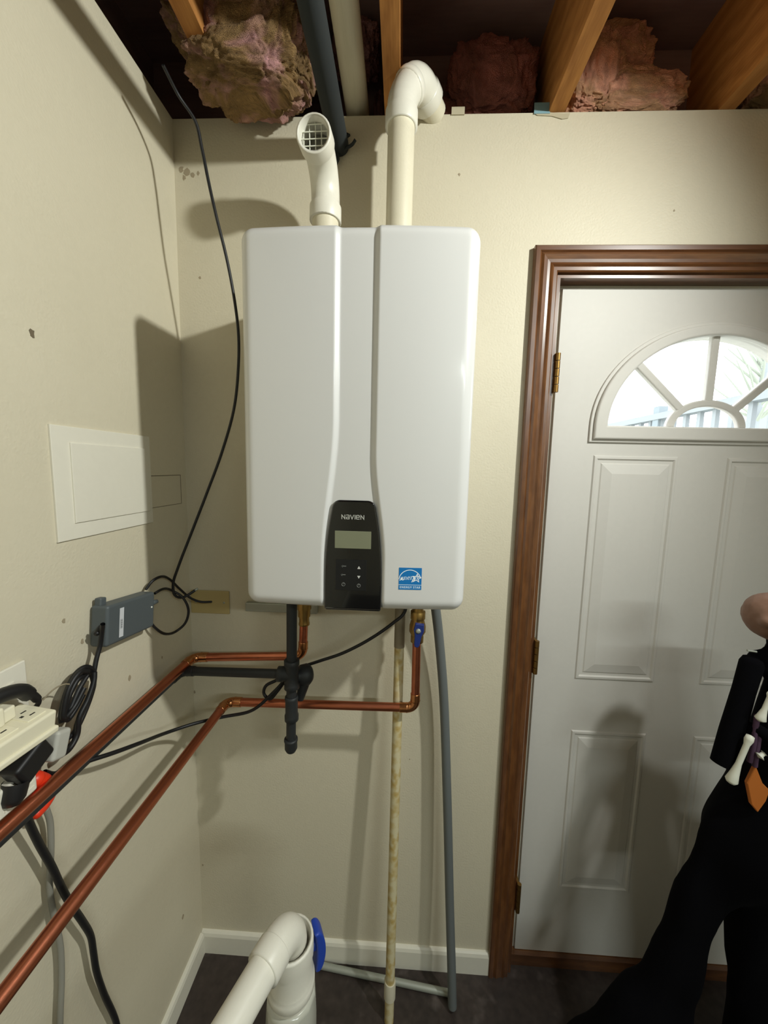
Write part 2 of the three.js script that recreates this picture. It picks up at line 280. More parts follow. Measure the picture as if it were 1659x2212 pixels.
// ------------------------------------------------------------------ outside the window
{
  const pale = std({ color: hex('#d0d4d4'), roughness: 0.8 }), grey = std({ color: hex('#8e9496'), roughness: 0.9 }), dk = std({ color: hex('#858f93'), roughness: 0.9 });
  structure(mesh('ground', box(-14, 32, -0.3, -0.1, -34, -0.4, 0, 'x'), std({ color: hex('#c3c6bd'), roughness: 1 })), 'pale ground outside the door', 'ground');
  const p = thing('porch_railing', 'pale wooden deck railing with square balusters outside the door window', 'railing', [3.6, -0.1, 0]);
  mesh('top_rail', box(-0.06, 0.06, 2.32, 2.39, -7, -0.6, 0, 'z'), grey, p); mesh('bottom_rail', box(-0.03, 0.03, 1.86, 1.91, -7, -0.6, 0, 'z'), grey, p);
  for (let k = 0; k < 34; k++) mesh('baluster', box(-0.02, 0.02, 1.91, 2.32, -7 + k * 0.19, -6.955 + k * 0.19), grey, p);
  for (const z of [-6.8, -5.2, -3.6, -2.0, -0.7]) mesh('post', box(-0.05, 0.05, 0, 2.47, z - 0.05, z + 0.05), dk, p);
  mesh('deck', box(-0.1, 1.6, 1.62, 1.80, -7, -0.6, 0, 'z'), grey, p);
  const hs = thing('neighbour_house', 'pale house with low eaves far beyond the porch railing', 'house', [14, -0.1, -22]);
  mesh('house_wall', box(3.6, 12, 0, 3.5, -5, 0), pale, hs); { const g = extrude([[3.1, 3.5], [12.5, 3.5], [7.8, 5.6]], 5.6); g.translate(0, 0, -5.3); mesh('roof', metricUV(g), grey, hs); }
  const leaf = std({ color: hex('#9aa092'), roughness: 1 });
  const tr = thing('bare_tree', 'thin pale tree standing outside beyond the porch', 'tree', [7.6, -0.1, -7]);
  mesh('trunk', cyl(V(0, 0, 0), V(0.1, 4.2, 0), 0.09, 0.05, 10), grey, tr);
  const br = []; for (let k = 0; k < 26; k++) { const a = k * 2.4, y = 2.4 + 1.6 * rnd(); br.push(cyl(V(0.06, y, 0), V(0.06 + (0.5 + 0.5 * rnd()) * Math.cos(a), y + 0.4 + 0.6 * rnd(), (0.4 + 0.4 * rnd()) * Math.sin(a)), 0.03, 0.008, 6)); }
  mesh('branches', br, leaf, tr);
}

// ------------------------------------------------------------------ lamps
{
  const [x, y, z] = LAMP.at, ax = V(...LAMP.aim).sub(V(x, y, z)).normalize(), back = (t) => ax.clone().multiplyScalar(-t);
  const l = thing('clamp_lamp', 'metal clamp lamp with open bell reflector hung on a ceiling joist', 'lamp', [x, y, z]);
  mesh('reflector', lathe(back(0.012), ax.clone().negate(), [[0, 0.066], [0.012, 0.064], [0.05, 0.05], [0.075, 0.03], [0.085, 0.022], [0.0851, 0.02], [0.075, 0.027], [0.05, 0.047], [0.012, 0.0615], [0.001, 0.0635], [0, 0.066]]), std({ color: hex('#c8cac8'), metalness: 0.8, roughness: 0.35 }), l);
  mesh('socket', lathe(back(0.09), ax.clone().negate(), [[0, 0], [0, 0.021], [0.05, 0.019], [0.054, 0.0]], 18), M.cable, l);
  mesh('bulb', lathe(back(0.088), ax, [[0, 0.013], [0.008, 0.014], [0.018, 0.022], [0.03, 0.029], [0.042, 0.03], [0.054, 0.025], [0.062, 0.012], [0.064, 0]]), M.bulb, l);
  mesh('clamp', [cyl(back(0.11), V(0.155, 0.05, 0.055), 0.005, 0.005, 10), box(0.148, 0.160, 0.045, 0.10, 0.035, 0.075, 0.003)], M.steel, l);
  const p = new THREE.SpotLight(new THREE.Color(0.97, 1, 0.945), LAMP.power, 0, LAMP.angle * Math.PI / 180, 1, 2); p.position.set(0, 0, 0); p.castShadow = true; p.shadow.radius = 1.6; p.name = 'lamp_light'; l.add(p);
  p.target.position.copy(ax); l.add(p.target); p.target.name = 'lamp_target';
  const t = thing('fluorescent_fixture', 'long white fluorescent ceiling fixture under the joists', 'lamp', TUBE.at);
  mesh('housing', box(-TUBE.l / 2 - 0.02, TUBE.l / 2 + 0.02, 0.004, 0.052, -TUBE.w / 2 - 0.02, TUBE.w / 2 + 0.02, 0.006), M.porcelain, t);
  mesh('diffuser', box(-TUBE.l / 2, TUBE.l / 2, -0.004, 0.004, -TUBE.w / 2, TUBE.w / 2), M.tubeLens, t);
  const r = new THREE.RectAreaLight(new THREE.Color(0.90, 1, 0.97), TUBE.radiance, TUBE.l, TUBE.w); r.position.set(0, -0.006, 0); r.rotation.x = -Math.PI / 2; r.castShadow = true; r.name = 'tube_light'; t.add(r);
}

// ------------------------------------------------------------------ water heater
const HX0 = 0.30, HX1 = 0.74, HY0 = 1.306, HY1 = 2.018, HXC = 0.52, ZF = 0.335;
{
  const o = thing('tankless_water_heater', 'white wall-hung tankless water heater with black control panel', 'water heater', [HXC, HY0, 0]);
  const HH = HY1 - HY0, HW = 0.22, RC = 0.026, RR = 0.024;
  const chL = (y) => -0.0355 - 0.022 * THREE.MathUtils.smoothstep(-y, -0.37, -0.10), chR = (y) => 0.0355 + 0.021 * THREE.MathUtils.smoothstep(-y, -0.31, -0.10);
  const sdf = (x, y) => { const qx = Math.abs(x) - HW + RC, qy = Math.abs(y - HH / 2) - HH / 2 + RC; return Math.min(Math.max(qx, qy), 0) + Math.hypot(Math.max(qx, 0), Math.max(qy, 0)) - RC; };
  const front = (x, y) => {
    const d = -sdf(x, y), e = Math.max(0, RR - d), roll = RR - Math.sqrt(Math.max(0, RR * RR - e * e));
    const L = chL(y), R = chR(y), w = 0.006, fade = 1;
    const ch = THREE.MathUtils.smoothstep(x, L - w, L + w) * (1 - THREE.MathUtils.smoothstep(x, R - w, R + w));
    return ZF - 0.010 * (x / HW) ** 2 - roll * 1.15 - 0.007 * ch * fade;
  };
  const ys = []; for (let k = 0; k <= 12; k++) ys.push(0.03 * (1 - Math.cos(k / 12 * Math.PI / 2))); for (let k = 1; k <= 70; k++) ys.push(0.03 + (HH - 0.06) * k / 70); for (let k = 1; k <= 12; k++) ys.push(HH - 0.03 + 0.03 * Math.sin(k / 12 * Math.PI / 2));
  const cols = (y) => {
    const dy = Math.max(0, Math.abs(y - HH / 2) - HH / 2 + RC), hw = HW - RC + Math.sqrt(Math.max(0, RC * RC - dy * dy)), L = chL(y), R = chR(y), a = [];
    for (let k = 0; k <= 10; k++) a.push(-hw + 0.03 * (1 - Math.cos(k / 10 * Math.PI / 2))); const l0 = -hw + 0.03;
    for (let k = 1; k <= 12; k++) a.push(l0 + (L - 0.009 - l0) * k / 12); for (let k = 1; k <= 10; k++) a.push(L - 0.009 + 0.018 * k / 10);
    for (let k = 1; k <= 6; k++) a.push(L + 0.009 + (R - L - 0.018) * k / 6); for (let k = 1; k <= 10; k++) a.push(R - 0.009 + 0.018 * k / 10);
    for (let k = 1; k <= 12; k++) a.push(R + 0.009 + (hw - 0.03 - R - 0.009) * k / 12); for (let k = 1; k <= 10; k++) a.push(hw - 0.03 + 0.03 * Math.sin(k / 10 * Math.PI / 2));
    return a;
  };
  const pos = [], idx = []; let nc = 0;
  for (const y of ys) { const c = cols(y); nc = c.length; for (const x of c) pos.push(x, y, front(x, y)); }
  for (let j = 0; j + 1 < ys.length; j++) for (let i = 0; i + 1 < nc; i++) { const a = j * nc + i; idx.push(a, a + 1, a + nc + 1, a, a + nc + 1, a + nc); }
  const g = new THREE.BufferGeometry(); g.setAttribute('position', new THREE.Float32BufferAttribute(pos, 3)); g.setAttribute('uv', new THREE.BufferAttribute(new Float32Array(pos.length / 3 * 2), 2)); g.setIndex(idx); g.computeVertexNormals();
  // skirt running back from the cover's outline
  const rr = new THREE.Shape(), n = 10; const cornerPts = [];
  for (const [cx, cy, a0] of [[HW - RC, RC, -90], [HW - RC, HH - RC, 0], [-HW + RC, HH - RC, 90], [-HW + RC, RC, 180]]) for (let k = 0; k <= n; k++) { const a = (a0 + 90 * k / n) * Math.PI / 180; cornerPts.push([cx + RC * Math.cos(a), cy + RC * Math.sin(a)]); }
  const sp = [], si = []; cornerPts.push(cornerPts[0]); for (const [x, y] of cornerPts) { sp.push(x, y, front(x * 0.9999, HH / 2 + (y - HH / 2) * 0.9999) + 0.0004, x, y, 0.21); }
  for (let k = 0; k + 1 < cornerPts.length; k++) si.push(2 * k, 2 * k + 1, 2 * k + 3, 2 * k, 2 * k + 3, 2 * k + 2);
  const sk = new THREE.BufferGeometry(); sk.setAttribute('position', new THREE.Float32BufferAttribute(sp, 3)); sk.setAttribute('uv', new THREE.BufferAttribute(new Float32Array(sp.length / 3 * 2), 2)); sk.setIndex(si); sk.computeVertexNormals();
  mesh('front_cover', [g, sk], M.heater, o);
  mesh('rear_casing', box(-0.217, 0.217, 0.004, HH - 0.004, 0.012, 0.245, 0.004), M.heaterSide, o);
  mesh('wall_bracket', [box(-0.35, -0.14, -0.139, -0.113, 0.002, 0.016, 0.003), box(-0.26, -0.20, -0.136, 0.03, 0.003, 0.012, 0.002)], M.steel, o);
  // control panel
  const cp = new THREE.Shape(); const B = 0.003, T = 0.218;
  cp.moveTo(-0.0565, B); cp.lineTo(0.0555, B); cp.bezierCurveTo(0.0565, 0.09, 0.054, 0.14, 0.0425, 0.2); cp.quadraticCurveTo(0.0405, T, 0.024, T); cp.lineTo(-0.026, T); cp.quadraticCurveTo(-0.041, T, -0.043, 0.2); cp.bezierCurveTo(-0.055, 0.14, -0.058, 0.09, -0.0565, B);
  const cg = extrude(cp, 0.022, 0.003, 3); cg.translate(0, 0, ZF - 0.0265); const panel = mesh('control_panel', cg, M.gloss, o); const pz = ZF - 0.0015;
  // lower lip of the panel rolls back under the cover
  mesh('panel_lip', box(-0.0560, 0.0550, -0.001, 0.012, ZF - 0.05, ZF - 0.004, 0.004), M.gloss, panel);
  mesh('display', box(-0.036, 0.034, 0.125, 0.159, pz - 0.001, pz + 0.0008, 0.0004), M.lcd, panel);
  mesh('keypad', box(-0.034, 0.026, 0.042, 0.103, pz - 0.001, pz + 0.0009, 0.0005), M.key, panel);
  const flat = (pts) => { const q = extrude(pts, 0.0003); q.translate(0, 0, pz + 0.0009); return q; };
  for (const [x, y, s] of [[0.0115, 0.088, 1], [0.0115, 0.069, -1]]) mesh('arrow_symbol', flat([[x - 0.0032, y - 0.0026 * s], [x + 0.0032, y - 0.0026 * s], [x, y + 0.003 * s]].sort(() => 0)), M.print, panel);
  const dim = std({ color: hex('#6d6f6d'), roughness: 0.5 });
  for (const [x, y] of [[-0.0175, 0.090], [-0.0185, 0.073]]) mesh('key_symbol', [flat([[x - 0.005, y - 0.0008], [x + 0.004, y - 0.0008], [x + 0.004, y + 0.0008], [x - 0.005, y + 0.0008]]), flat([[x - 0.005, y - 0.0008], [x - 0.0025, y - 0.003], [x - 0.0025, y + 0.0025]])], dim, panel);
  for (const [x, y] of [[-0.0185, 0.0535], [0.0115, 0.052]]) { const q = new THREE.TorusGeometry(0.0032, 0.0006, 6, 18); q.translate(x, y, pz + 0.001); const bar = flat([[x - 0.0005, y], [x + 0.0005, y], [x + 0.0005, y + 0.0042], [x - 0.0005, y + 0.0042]]); mesh('key_symbol', [q, bar], dim, panel); }
  // lettering: drawn strokes N a V I e N
  {
    const cv = document.createElement('canvas'); cv.width = 512; cv.height = 128; const c = cv.getContext('2d'); c.fillStyle = '#0b0c0e'; c.fillRect(0, 0, 512, 128); c.strokeStyle = '#c6c7c0'; c.lineWidth = 14; c.lineJoin = 'miter'; c.lineCap = 'butt';
    const P = (a) => { c.beginPath(); a.forEach(([x, y], i) => i ? c.lineTo(x, y) : c.moveTo(x, y)); c.stroke(); };
    P([[20, 112], [20, 24], [84, 104], [84, 16]]);
    P([[112, 24], [168, 24], [176, 34], [176, 104], [124, 104], [116, 94], [116, 74], [124, 66], [176, 66]]);
    P([[200, 16], [236, 104], [272, 16]]);
    P([[298, 16], [298, 112]]);
    P([[394, 104], [336, 104], [326, 94], [326, 34], [336, 24], [380, 24], [390, 34], [390, 64], [326, 64]]);
    P([[422, 112], [422, 24], [486, 104], [486, 16]]);
    const t = new THREE.CanvasTexture(cv); t.colorSpace = THREE.SRGBColorSpace;
    const q = new THREE.PlaneGeometry(0.0465, 0.0116); q.translate(-0.0015, 0.186, pz + 0.0004); mesh('brand_lettering', q, phys({ map: t, roughness: 0.15, clearcoat: 1, clearcoatRoughness: 0.05 }), panel);
  }
  // blue efficiency sticker
  {
    const cv = document.createElement('canvas'); cv.width = cv.height = 512; const c = cv.getContext('2d');
    c.fillStyle = '#1573b8'; c.fillRect(0, 0, 512, 512); c.strokeStyle = '#f2f5f7'; c.fillStyle = '#f2f5f7';
    c.lineWidth = 16; c.beginPath(); c.arc(250, 300, 248, Math.PI * 1.04, Math.PI * 1.93); c.stroke();
    c.fillRect(0, 396, 512, 9);
    c.lineWidth = 15; c.lineJoin = 'round'; c.lineCap = 'round';
    const P = (a) => { c.beginPath(); a.forEach(([x, y], i) => i ? c.lineTo(x, y) : c.moveTo(x, y)); c.stroke(); };
    const star = []; for (let k = 0; k < 10; k++) { const r = k % 2 ? 42 : 100, a = -Math.PI / 2 + k * Math.PI / 5 + 0.12; star.push([402 + r * Math.cos(a), 240 + r * Math.sin(a)]); } c.beginPath(); star.forEach(([x, y], i) => i ? c.lineTo(x, y) : c.moveTo(x, y)); c.closePath(); c.stroke();
    c.save(); c.translate(26, 290); c.rotate(-0.08); c.font = 'italic 130px serif'; c.fillText('energy', 0, 0); c.restore();
    P([[20, 292], [60, 280], [88, 250], [66, 240], [56, 272], [92, 290], [128, 256]]);
    c.lineWidth = 20; P([[296, 330], [344, 214]]); P([[330, 320], [372, 236]]);
    c.font = 'bold 74px sans-serif'; c.textAlign = 'center'; c.fillStyle = '#cfe0ee'; c.fillText('ENERGY STAR', 256, 482, 470);
    const t = new THREE.CanvasTexture(cv); t.colorSpace = THREE.SRGBColorSpace;
    const q = new THREE.PlaneGeometry(0.044, 0.0435, 4, 1), p = q.attributes.position, x0 = 0.111, y0 = 0.069;
    for (let i = 0; i < p.count; i++) { const x = p.getX(i) + x0, y = p.getY(i) + y0; p.setXYZ(i, x, y, front(x, y) + 0.0005); }
    q.computeVertexNormals(); const s = mesh('efficiency_sticker', q, std({ map: t, roughness: 0.35 }), o); s.userData.label = 'small blue square sticker with white script and star';
  }
  // short connections under the casing
  const y0 = 0.006;
  mesh('drain_plug', lathe(V(-0.075, y0, 0.2), V(0, -1, 0), [[0, 0.012], [0.02, 0.012], [0.021, 0.015], [0.036, 0.015], [0.037, 0.0]]), M.brass, o);
  mesh('bottom_clip', tube([V(-0.035, 0.005, 0.2), V(-0.034, -0.02, 0.202), V(-0.02, -0.026, 0.203), V(-0.012, 0.005, 0.202)], 0.0012, 24, 6), M.steel, o);
  mesh('bottom_clip', tube([V(0.094, 0.005, 0.12), V(0.092, -0.05, 0.122), V(0.102, -0.062, 0.123), V(0.112, -0.045, 0.122), V(0.112, 0.005, 0.12)], 0.0012, 24, 6), M.steel, o);
}

// ------------------------------------------------------------------ vent pipes
{
  const v = thing('vent_pipe', 'white vertical vent pipe with two elbows rising into the joists', 'vent pipe', [0.586, HY1 - 0.01, 0.1]);
  const R = 0.0302, hub = 0.0365, y1 = 0.365, a = V(0, y1 - 0.005, 0), c = V(0, y1 + 0.036, 0), e = c.clone().add(V(0.42, 0.8, -0.34).normalize().multiplyScalar(0.03));
  mesh('pipe', cyl(V(0, 0, 0), V(0, y1 + 0.01, 0), R), M.pvcOld, v);
  mesh('elbow', [lathe(V(0, y1 - 0.025, 0), V(0, 1, 0), [[0, R], [0, hub], [0.03, hub], [0.0305, hub - 0.003], [0.031, hub - 0.003]]), bend(V(0, y1 + 0.006, 0), c, e, hub - 0.003, 12), lathe(e, e.clone().sub(c), [[0, hub - 0.003], [0.002, hub], [0.014, hub], [0.014, R]])], M.pvc, v);
  const d1 = e.clone().sub(c).normalize(), f = e.clone().addScaledVector(d1, 0.012), gC = f.clone().addScaledVector(d1, 0.034), hE = gC.clone().add(V(0.55, -0.08, -1).normalize().multiplyScalar(0.034));
  const d2 = hE.clone().sub(gC).normalize();
  mesh('elbow', [bend(f, gC, hE, hub - 0.002, 14), lathe(hE, d2, [[0, hub - 0.002], [0.003, hub + 0.001], [0.026, hub + 0.001], [0.027, R]])], M.pvc, v);
  mesh('pipe', cyl(hE.clone().addScaledVector(d2, 0.02), hE.clone().addScaledVector(d2, 0.06), R), M.pvcOld, v);

  const w = thing('intake_pipe', 'short white intake pipe with screened elbow facing the room', 'vent pipe', [0.415, HY1 - 0.01, 0.1]);
  mesh('pipe', cyl(V(0, 0, 0), V(0, 0.19, 0), R), M.pvcOld, w);
  const yb = 0.145, cc = V(0, 0.258, 0.0), m0 = V(0, 0.19, 0), m1 = cc.clone().add(V(-0.04, -0.09, 1).normalize().multiplyScalar(0.068)), dm = m1.clone().sub(cc).normalize();
  mesh('elbow', [lathe(V(0, yb, 0), V(0, 1, 0), [[0, R], [0, hub], [0.03, hub], [0.036, hub - 0.004], [m0.y - yb, hub - 0.004]]), bend(m0, cc, m1, hub - 0.004, 16), lathe(m1, dm, [[0, hub - 0.004], [0.004, hub], [0.036, hub], [0.038, hub - 0.002], [0.038, R], [0.002, R - 0.001]])], M.pvc, w);
  const q = new THREE.Quaternion().setFromUnitVectors(V(0, 0, 1), dm), grid = [], mc = m1.clone().addScaledVector(dm, 0.02);
  for (let k = -2; k <= 2; k++) { const s = k * 0.0125, hl = Math.sqrt(R * R - s * s); for (const t of [0, 1]) { const A = (t ? V(-hl, s, 0.002) : V(s, -hl, 0)).applyQuaternion(q).add(mc), B = (t ? V(hl, s, 0.002) : V(s, hl, 0)).applyQuaternion(q).add(mc); grid.push(cyl(A, B, 0.0011, 0.0011, 6)); } }
  mesh('screen', grid, M.bone, w);
  { const g = new THREE.CircleGeometry(R - 0.001, 24); g.applyQuaternion(q); g.translate(...m1.clone().addScaledVector(dm, -0.012).toArray()); mesh('dusty_filter', g, std({ color: hex('#77756a'), roughness: 0.9 }), w); }
}
// ------------------------------------------------------------------ pipes in the ceiling
{
  const a = V(0.430, 2.385, 0.004), b = V(0.412, 2.392, 2.6);
  const g = cyl(a, b, 0.0235, 0.0235, 20);
  const s = thing('foam_pipe_sleeve', 'black foam pipe sleeve hung under the joists with torn end', 'pipe insulation', [0, 0, 0]);
  mesh('sleeve', g, M.foam, s);
  const tear = extrude([[0, 0], [0.03, 0.022], [0.012, 0.03], [-0.012, 0.02], [-0.018, -0.018], [-0.006, -0.052], [0.004, -0.03]], 0.006, 0.002, 1); tear.translate(0.428, 2.382, 0.010); mesh('torn_flap', tear, M.foam, s);
  mesh('torn_strip', tube([V(0.44, 2.375, 0.012), V(0.452, 2.369, 0.022), V(0.466, 2.37, 0.03), V(0.474, 2.377, 0.034)], 0.0035, 20, 8), M.foam, s);
  tag(mesh('drain_pipe', cyl(V(0.468, 2.505, -0.11), V(0.470, 2.505, 3.2), 0.0302, 0.0302, 24), M.pvcOld), 'long off-white plastic pipe running between the joists beside the black sleeve', 'pipe');
}

// ------------------------------------------------------------------ fibreglass insulation in the joist bays
function insulation(name, label, lobes, tone, dirt) {
  const parts = [];
  for (const [x, y, z, rx, ry, rz, s] of lobes) {
    const g0 = new THREE.IcosahedronGeometry(1, 46); g0.deleteAttribute('uv'); const g = mergeVertices(g0), p = g.attributes.position, col = new Float32Array(p.count * 3), uv = new Float32Array(p.count * 2);
    for (let i = 0; i < p.count; i++) {
      const a = V(p.getX(i), p.getY(i), p.getZ(i)), w = V(a.x + 0.5 * fbm(a.x * 1.7 + s, a.y * 1.7, a.z * 1.7, 3), a.y + 0.5 * fbm(a.x * 1.7, a.y * 1.7 + s, a.z * 1.7, 3), a.z);
      const box = (q) => Math.sign(q) * Math.pow(Math.abs(q), 0.72), swirl = Math.sin(9 * (w.x * 0.7 + w.y) + 4 * fbm(w.x * 2 + s, w.y * 2, w.z * 2, 3));
      const f = 1 + 0.42 * fbm(w.x * 1.5 + s, w.y * 1.5, w.z * 1.5 + s, 4) + 0.035 * swirl + 0.12 * fbm(w.x * 7 + s, w.y * 4, w.z * 7, 3) + 0.03 * noise.noise(w.x * 30, w.y * 16 + s, w.z * 30);
      p.setXYZ(i, x + box(a.x) * rx * f, y + box(a.y) * ry * f, z + box(a.z) * rz * f);
      const m = THREE.MathUtils.clamp(0.5 + 2.6 * fbm(w.x * 1.9 + s * 2, w.y * 1.9 - s, w.z * 1.9, 4) + 0.16 * swirl + dirt, 0, 1), q = 0.9 + 0.5 * fbm(w.x * 14, w.y * 8 + s, w.z * 14, 3);
      for (let k = 0; k < 3; k++) col[3 * i + k] = (tone[0][k] * (1 - m) + tone[1][k] * m) * q;
      uv[2 * i] = a.x * 0.5 + a.z * 0.3; uv[2 * i + 1] = a.y * 0.5 + a.z * 0.2;
    }
    g.setAttribute('color', new THREE.BufferAttribute(col, 3)); g.setAttribute('uv', new THREE.BufferAttribute(uv, 2)); g.computeVertexNormals(); parts.push(g);
  }
  return tag(mesh(name, parts, M.fibre), label, 'insulation', 'insulation between the ceiling joists');
}
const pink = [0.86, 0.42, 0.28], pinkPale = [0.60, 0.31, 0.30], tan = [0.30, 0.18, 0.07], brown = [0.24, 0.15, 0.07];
insulation('fibreglass_insulation', 'dusty brown and pink fibreglass clump hanging over the wall top beside the black sleeve', [[0.135, 2.53, 0.13, 0.05, 0.05, 0.06, 4.1], [0.245, 2.492, 0.105, 0.125, 0.088, 0.09, 7.3], [0.335, 2.487, 0.085, 0.05, 0.055, 0.06, 2.2], [0.18, 2.475, 0.10, 0.06, 0.055, 0.06, 11.2], [0.29, 2.62, -0.02, 0.10, 0.06, 0.07, 9.9]], [pinkPale, tan], 0.42);
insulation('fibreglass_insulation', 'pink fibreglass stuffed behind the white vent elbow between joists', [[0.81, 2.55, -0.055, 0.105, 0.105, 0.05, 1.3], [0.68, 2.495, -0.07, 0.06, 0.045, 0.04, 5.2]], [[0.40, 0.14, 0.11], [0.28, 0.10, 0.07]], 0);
insulation('fibreglass_insulation', 'bright salmon-pink fibreglass above the wall over the door casing', [[1.055, 2.55, -0.045, 0.07, 0.10, 0.055, 3.7], [1.15, 2.505, -0.04, 0.12, 0.055, 0.05, 8.8], [1.10, 2.61, -0.06, 0.10, 0.07, 0.045, 6.1]], [pink, [0.60, 0.33, 0.17]], -0.12);
insulation('fibreglass_insulation', 'small pink fibreglass tuft between the joists farther along over the door', [[1.52, 2.50, -0.05, 0.13, 0.06, 0.055, 2.9]], [pink, tan], -0.1);
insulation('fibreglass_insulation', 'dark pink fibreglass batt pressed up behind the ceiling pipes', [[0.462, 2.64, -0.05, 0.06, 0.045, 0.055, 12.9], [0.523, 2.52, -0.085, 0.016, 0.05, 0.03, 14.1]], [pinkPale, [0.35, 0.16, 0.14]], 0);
// scraps of tape left on the wall's top edge
{
  const p = Z(1172, 226, 0.003), g = box(p.x - 0.019, p.x + 0.019, H - 0.004, H + 0.02, 0.001, 0.003); tag(mesh('tape_scrap', g, M.tapeBlue), 'pale blue tape scrap on the wall top beside the joist', 'tape');
  const a = extrude([[0, 0], [0.03, 0.001], [0.072, -0.003], [0.088, -0.002], [0.084, -0.013], [0.07, -0.015], [0.045, -0.008], [0.01, -0.006]], 0.0012); a.translate(Z(1152, 243, 0).x, H - 0.001, 0.0008); tag(mesh('paper_scrap', a, M.paper), 'torn drywall paper along the wall top below the blue tape', 'paper');
  const b = Z(990, 232, 0.003); tag(mesh('tape_scrap', box(b.x - 0.016, b.x + 0.016, H - 0.003, H + 0.014, 0.001, 0.003), M.paper), 'greyish tape scrap on the wall top near the vent elbow', 'tape');
}

// ------------------------------------------------------------------ copper pipes
function fitCollar(a, d, r, len = 0.02) { return lathe(a, d, [[0, r], [0, r + 0.0016], [0.002, r + 0.0024], [0.004, r + 0.0016], [len, r + 0.0016], [len + 0.001, r]], 24); }
function pipeRun(o, pts, r, br, mat, fit, names = ['pipe', 'elbow']) {
  let start = pts[0].clone();
  for (let k = 1; k < pts.length; k++) {
    const d = pts[k].clone().sub(pts[k - 1]).normalize();
    if (k === pts.length - 1) { mesh(names[0], cyl(start, pts[k], r), mat, o); break; }
    const d2 = pts[k + 1].clone().sub(pts[k]).normalize(), a = pts[k].clone().addScaledVector(d, -br), b = pts[k].clone().addScaledVector(d2, br);
    mesh(names[0], cyl(start, a, r), mat, o);
    mesh(names[1], [bend(a, pts[k], b, r + 0.0014, 12), fitCollar(a.clone().addScaledVector(d, 0.002), d.clone().negate(), r), fitCollar(b.clone().addScaledVector(d2, -0.002), d2, r)], fit, o);
    start = b;
  }
}
{
  const R = 0.0111, z = 0.09, zc = 0.106;
  const hot = thing('hot_water_pipe', 'upper copper pipe elbowing from the heater and along the left wall', 'copper pipe', [0, 0, 0]);
  pipeRun(hot, [V(0.360, 1.175, z), V(0.357, 1.079, z), V(0.055, 1.061, z), V(0.055, 1.066, 1.9)], R, 0.022, M.copper, M.copperFit);
  mesh('brass_union', [lathe(V(0.361, 1.309, z), V(0, -1, 0), [[0, 0.013], [0.055, 0.013], [0.056, 0.019], [0.098, 0.019], [0.1, 0.0165], [0.118, 0.0165], [0.12, 0.0135], [0.135, 0.0135], [0.136, 0.0145], [0.142, 0.0145], [0.143, R]], 16)], M.brass, hot);
  const cold = thing('cold_water_pipe', 'lower copper pipe running from the blue-handled valve to the left wall', 'copper pipe', [0, 0, 0]);
  pipeRun(cold, [V(0.660, 1.166, zc), V(0.662, 0.957, zc), V(0.153, 0.947, zc), V(0.153, 0.966, 1.9)], R, 0.022, M.copper, M.copperFit);
  const v = thing('ball_valve', 'brass ball valve with blue lever handle under the heater', 'valve', [0.661, 1.184, zc]);
  mesh('valve_body', lathe(V(0, 0.125, 0), V(0, -1, 0), [[0, 0.013], [0.085, 0.013], [0.086, 0.019], [0.105, 0.019], [0.108, 0.0165], [0.125, 0.021], [0.14, 0.021], [0.15, 0.0155], [0.153, 0.0165], [0.168, 0.0165], [0.17, 0.0115]], 18), M.brass, v);
  const hg = extrude([[-0.011, 0.016], [0.011, 0.016], [0.013, -0.002], [0.0085, -0.016], [0.0065, -0.041], [0.003, -0.046], [-0.005, -0.045], [-0.0075, -0.038], [-0.0085, -0.016], [-0.013, -0.002]], 0.006, 0.002, 2); hg.rotateZ(-0.1); hg.translate(0.002, 0.004, 0.03); const h = mesh('lever_handle', hg, M.blueDark, v);
  mesh('stem_nut', lathe(V(0, 0.002, 0.018), V(0, 0, 1), [[0, 0.007], [0.021, 0.007], [0.022, 0.004], [0.023, 0]], 8), M.steel, h);
}
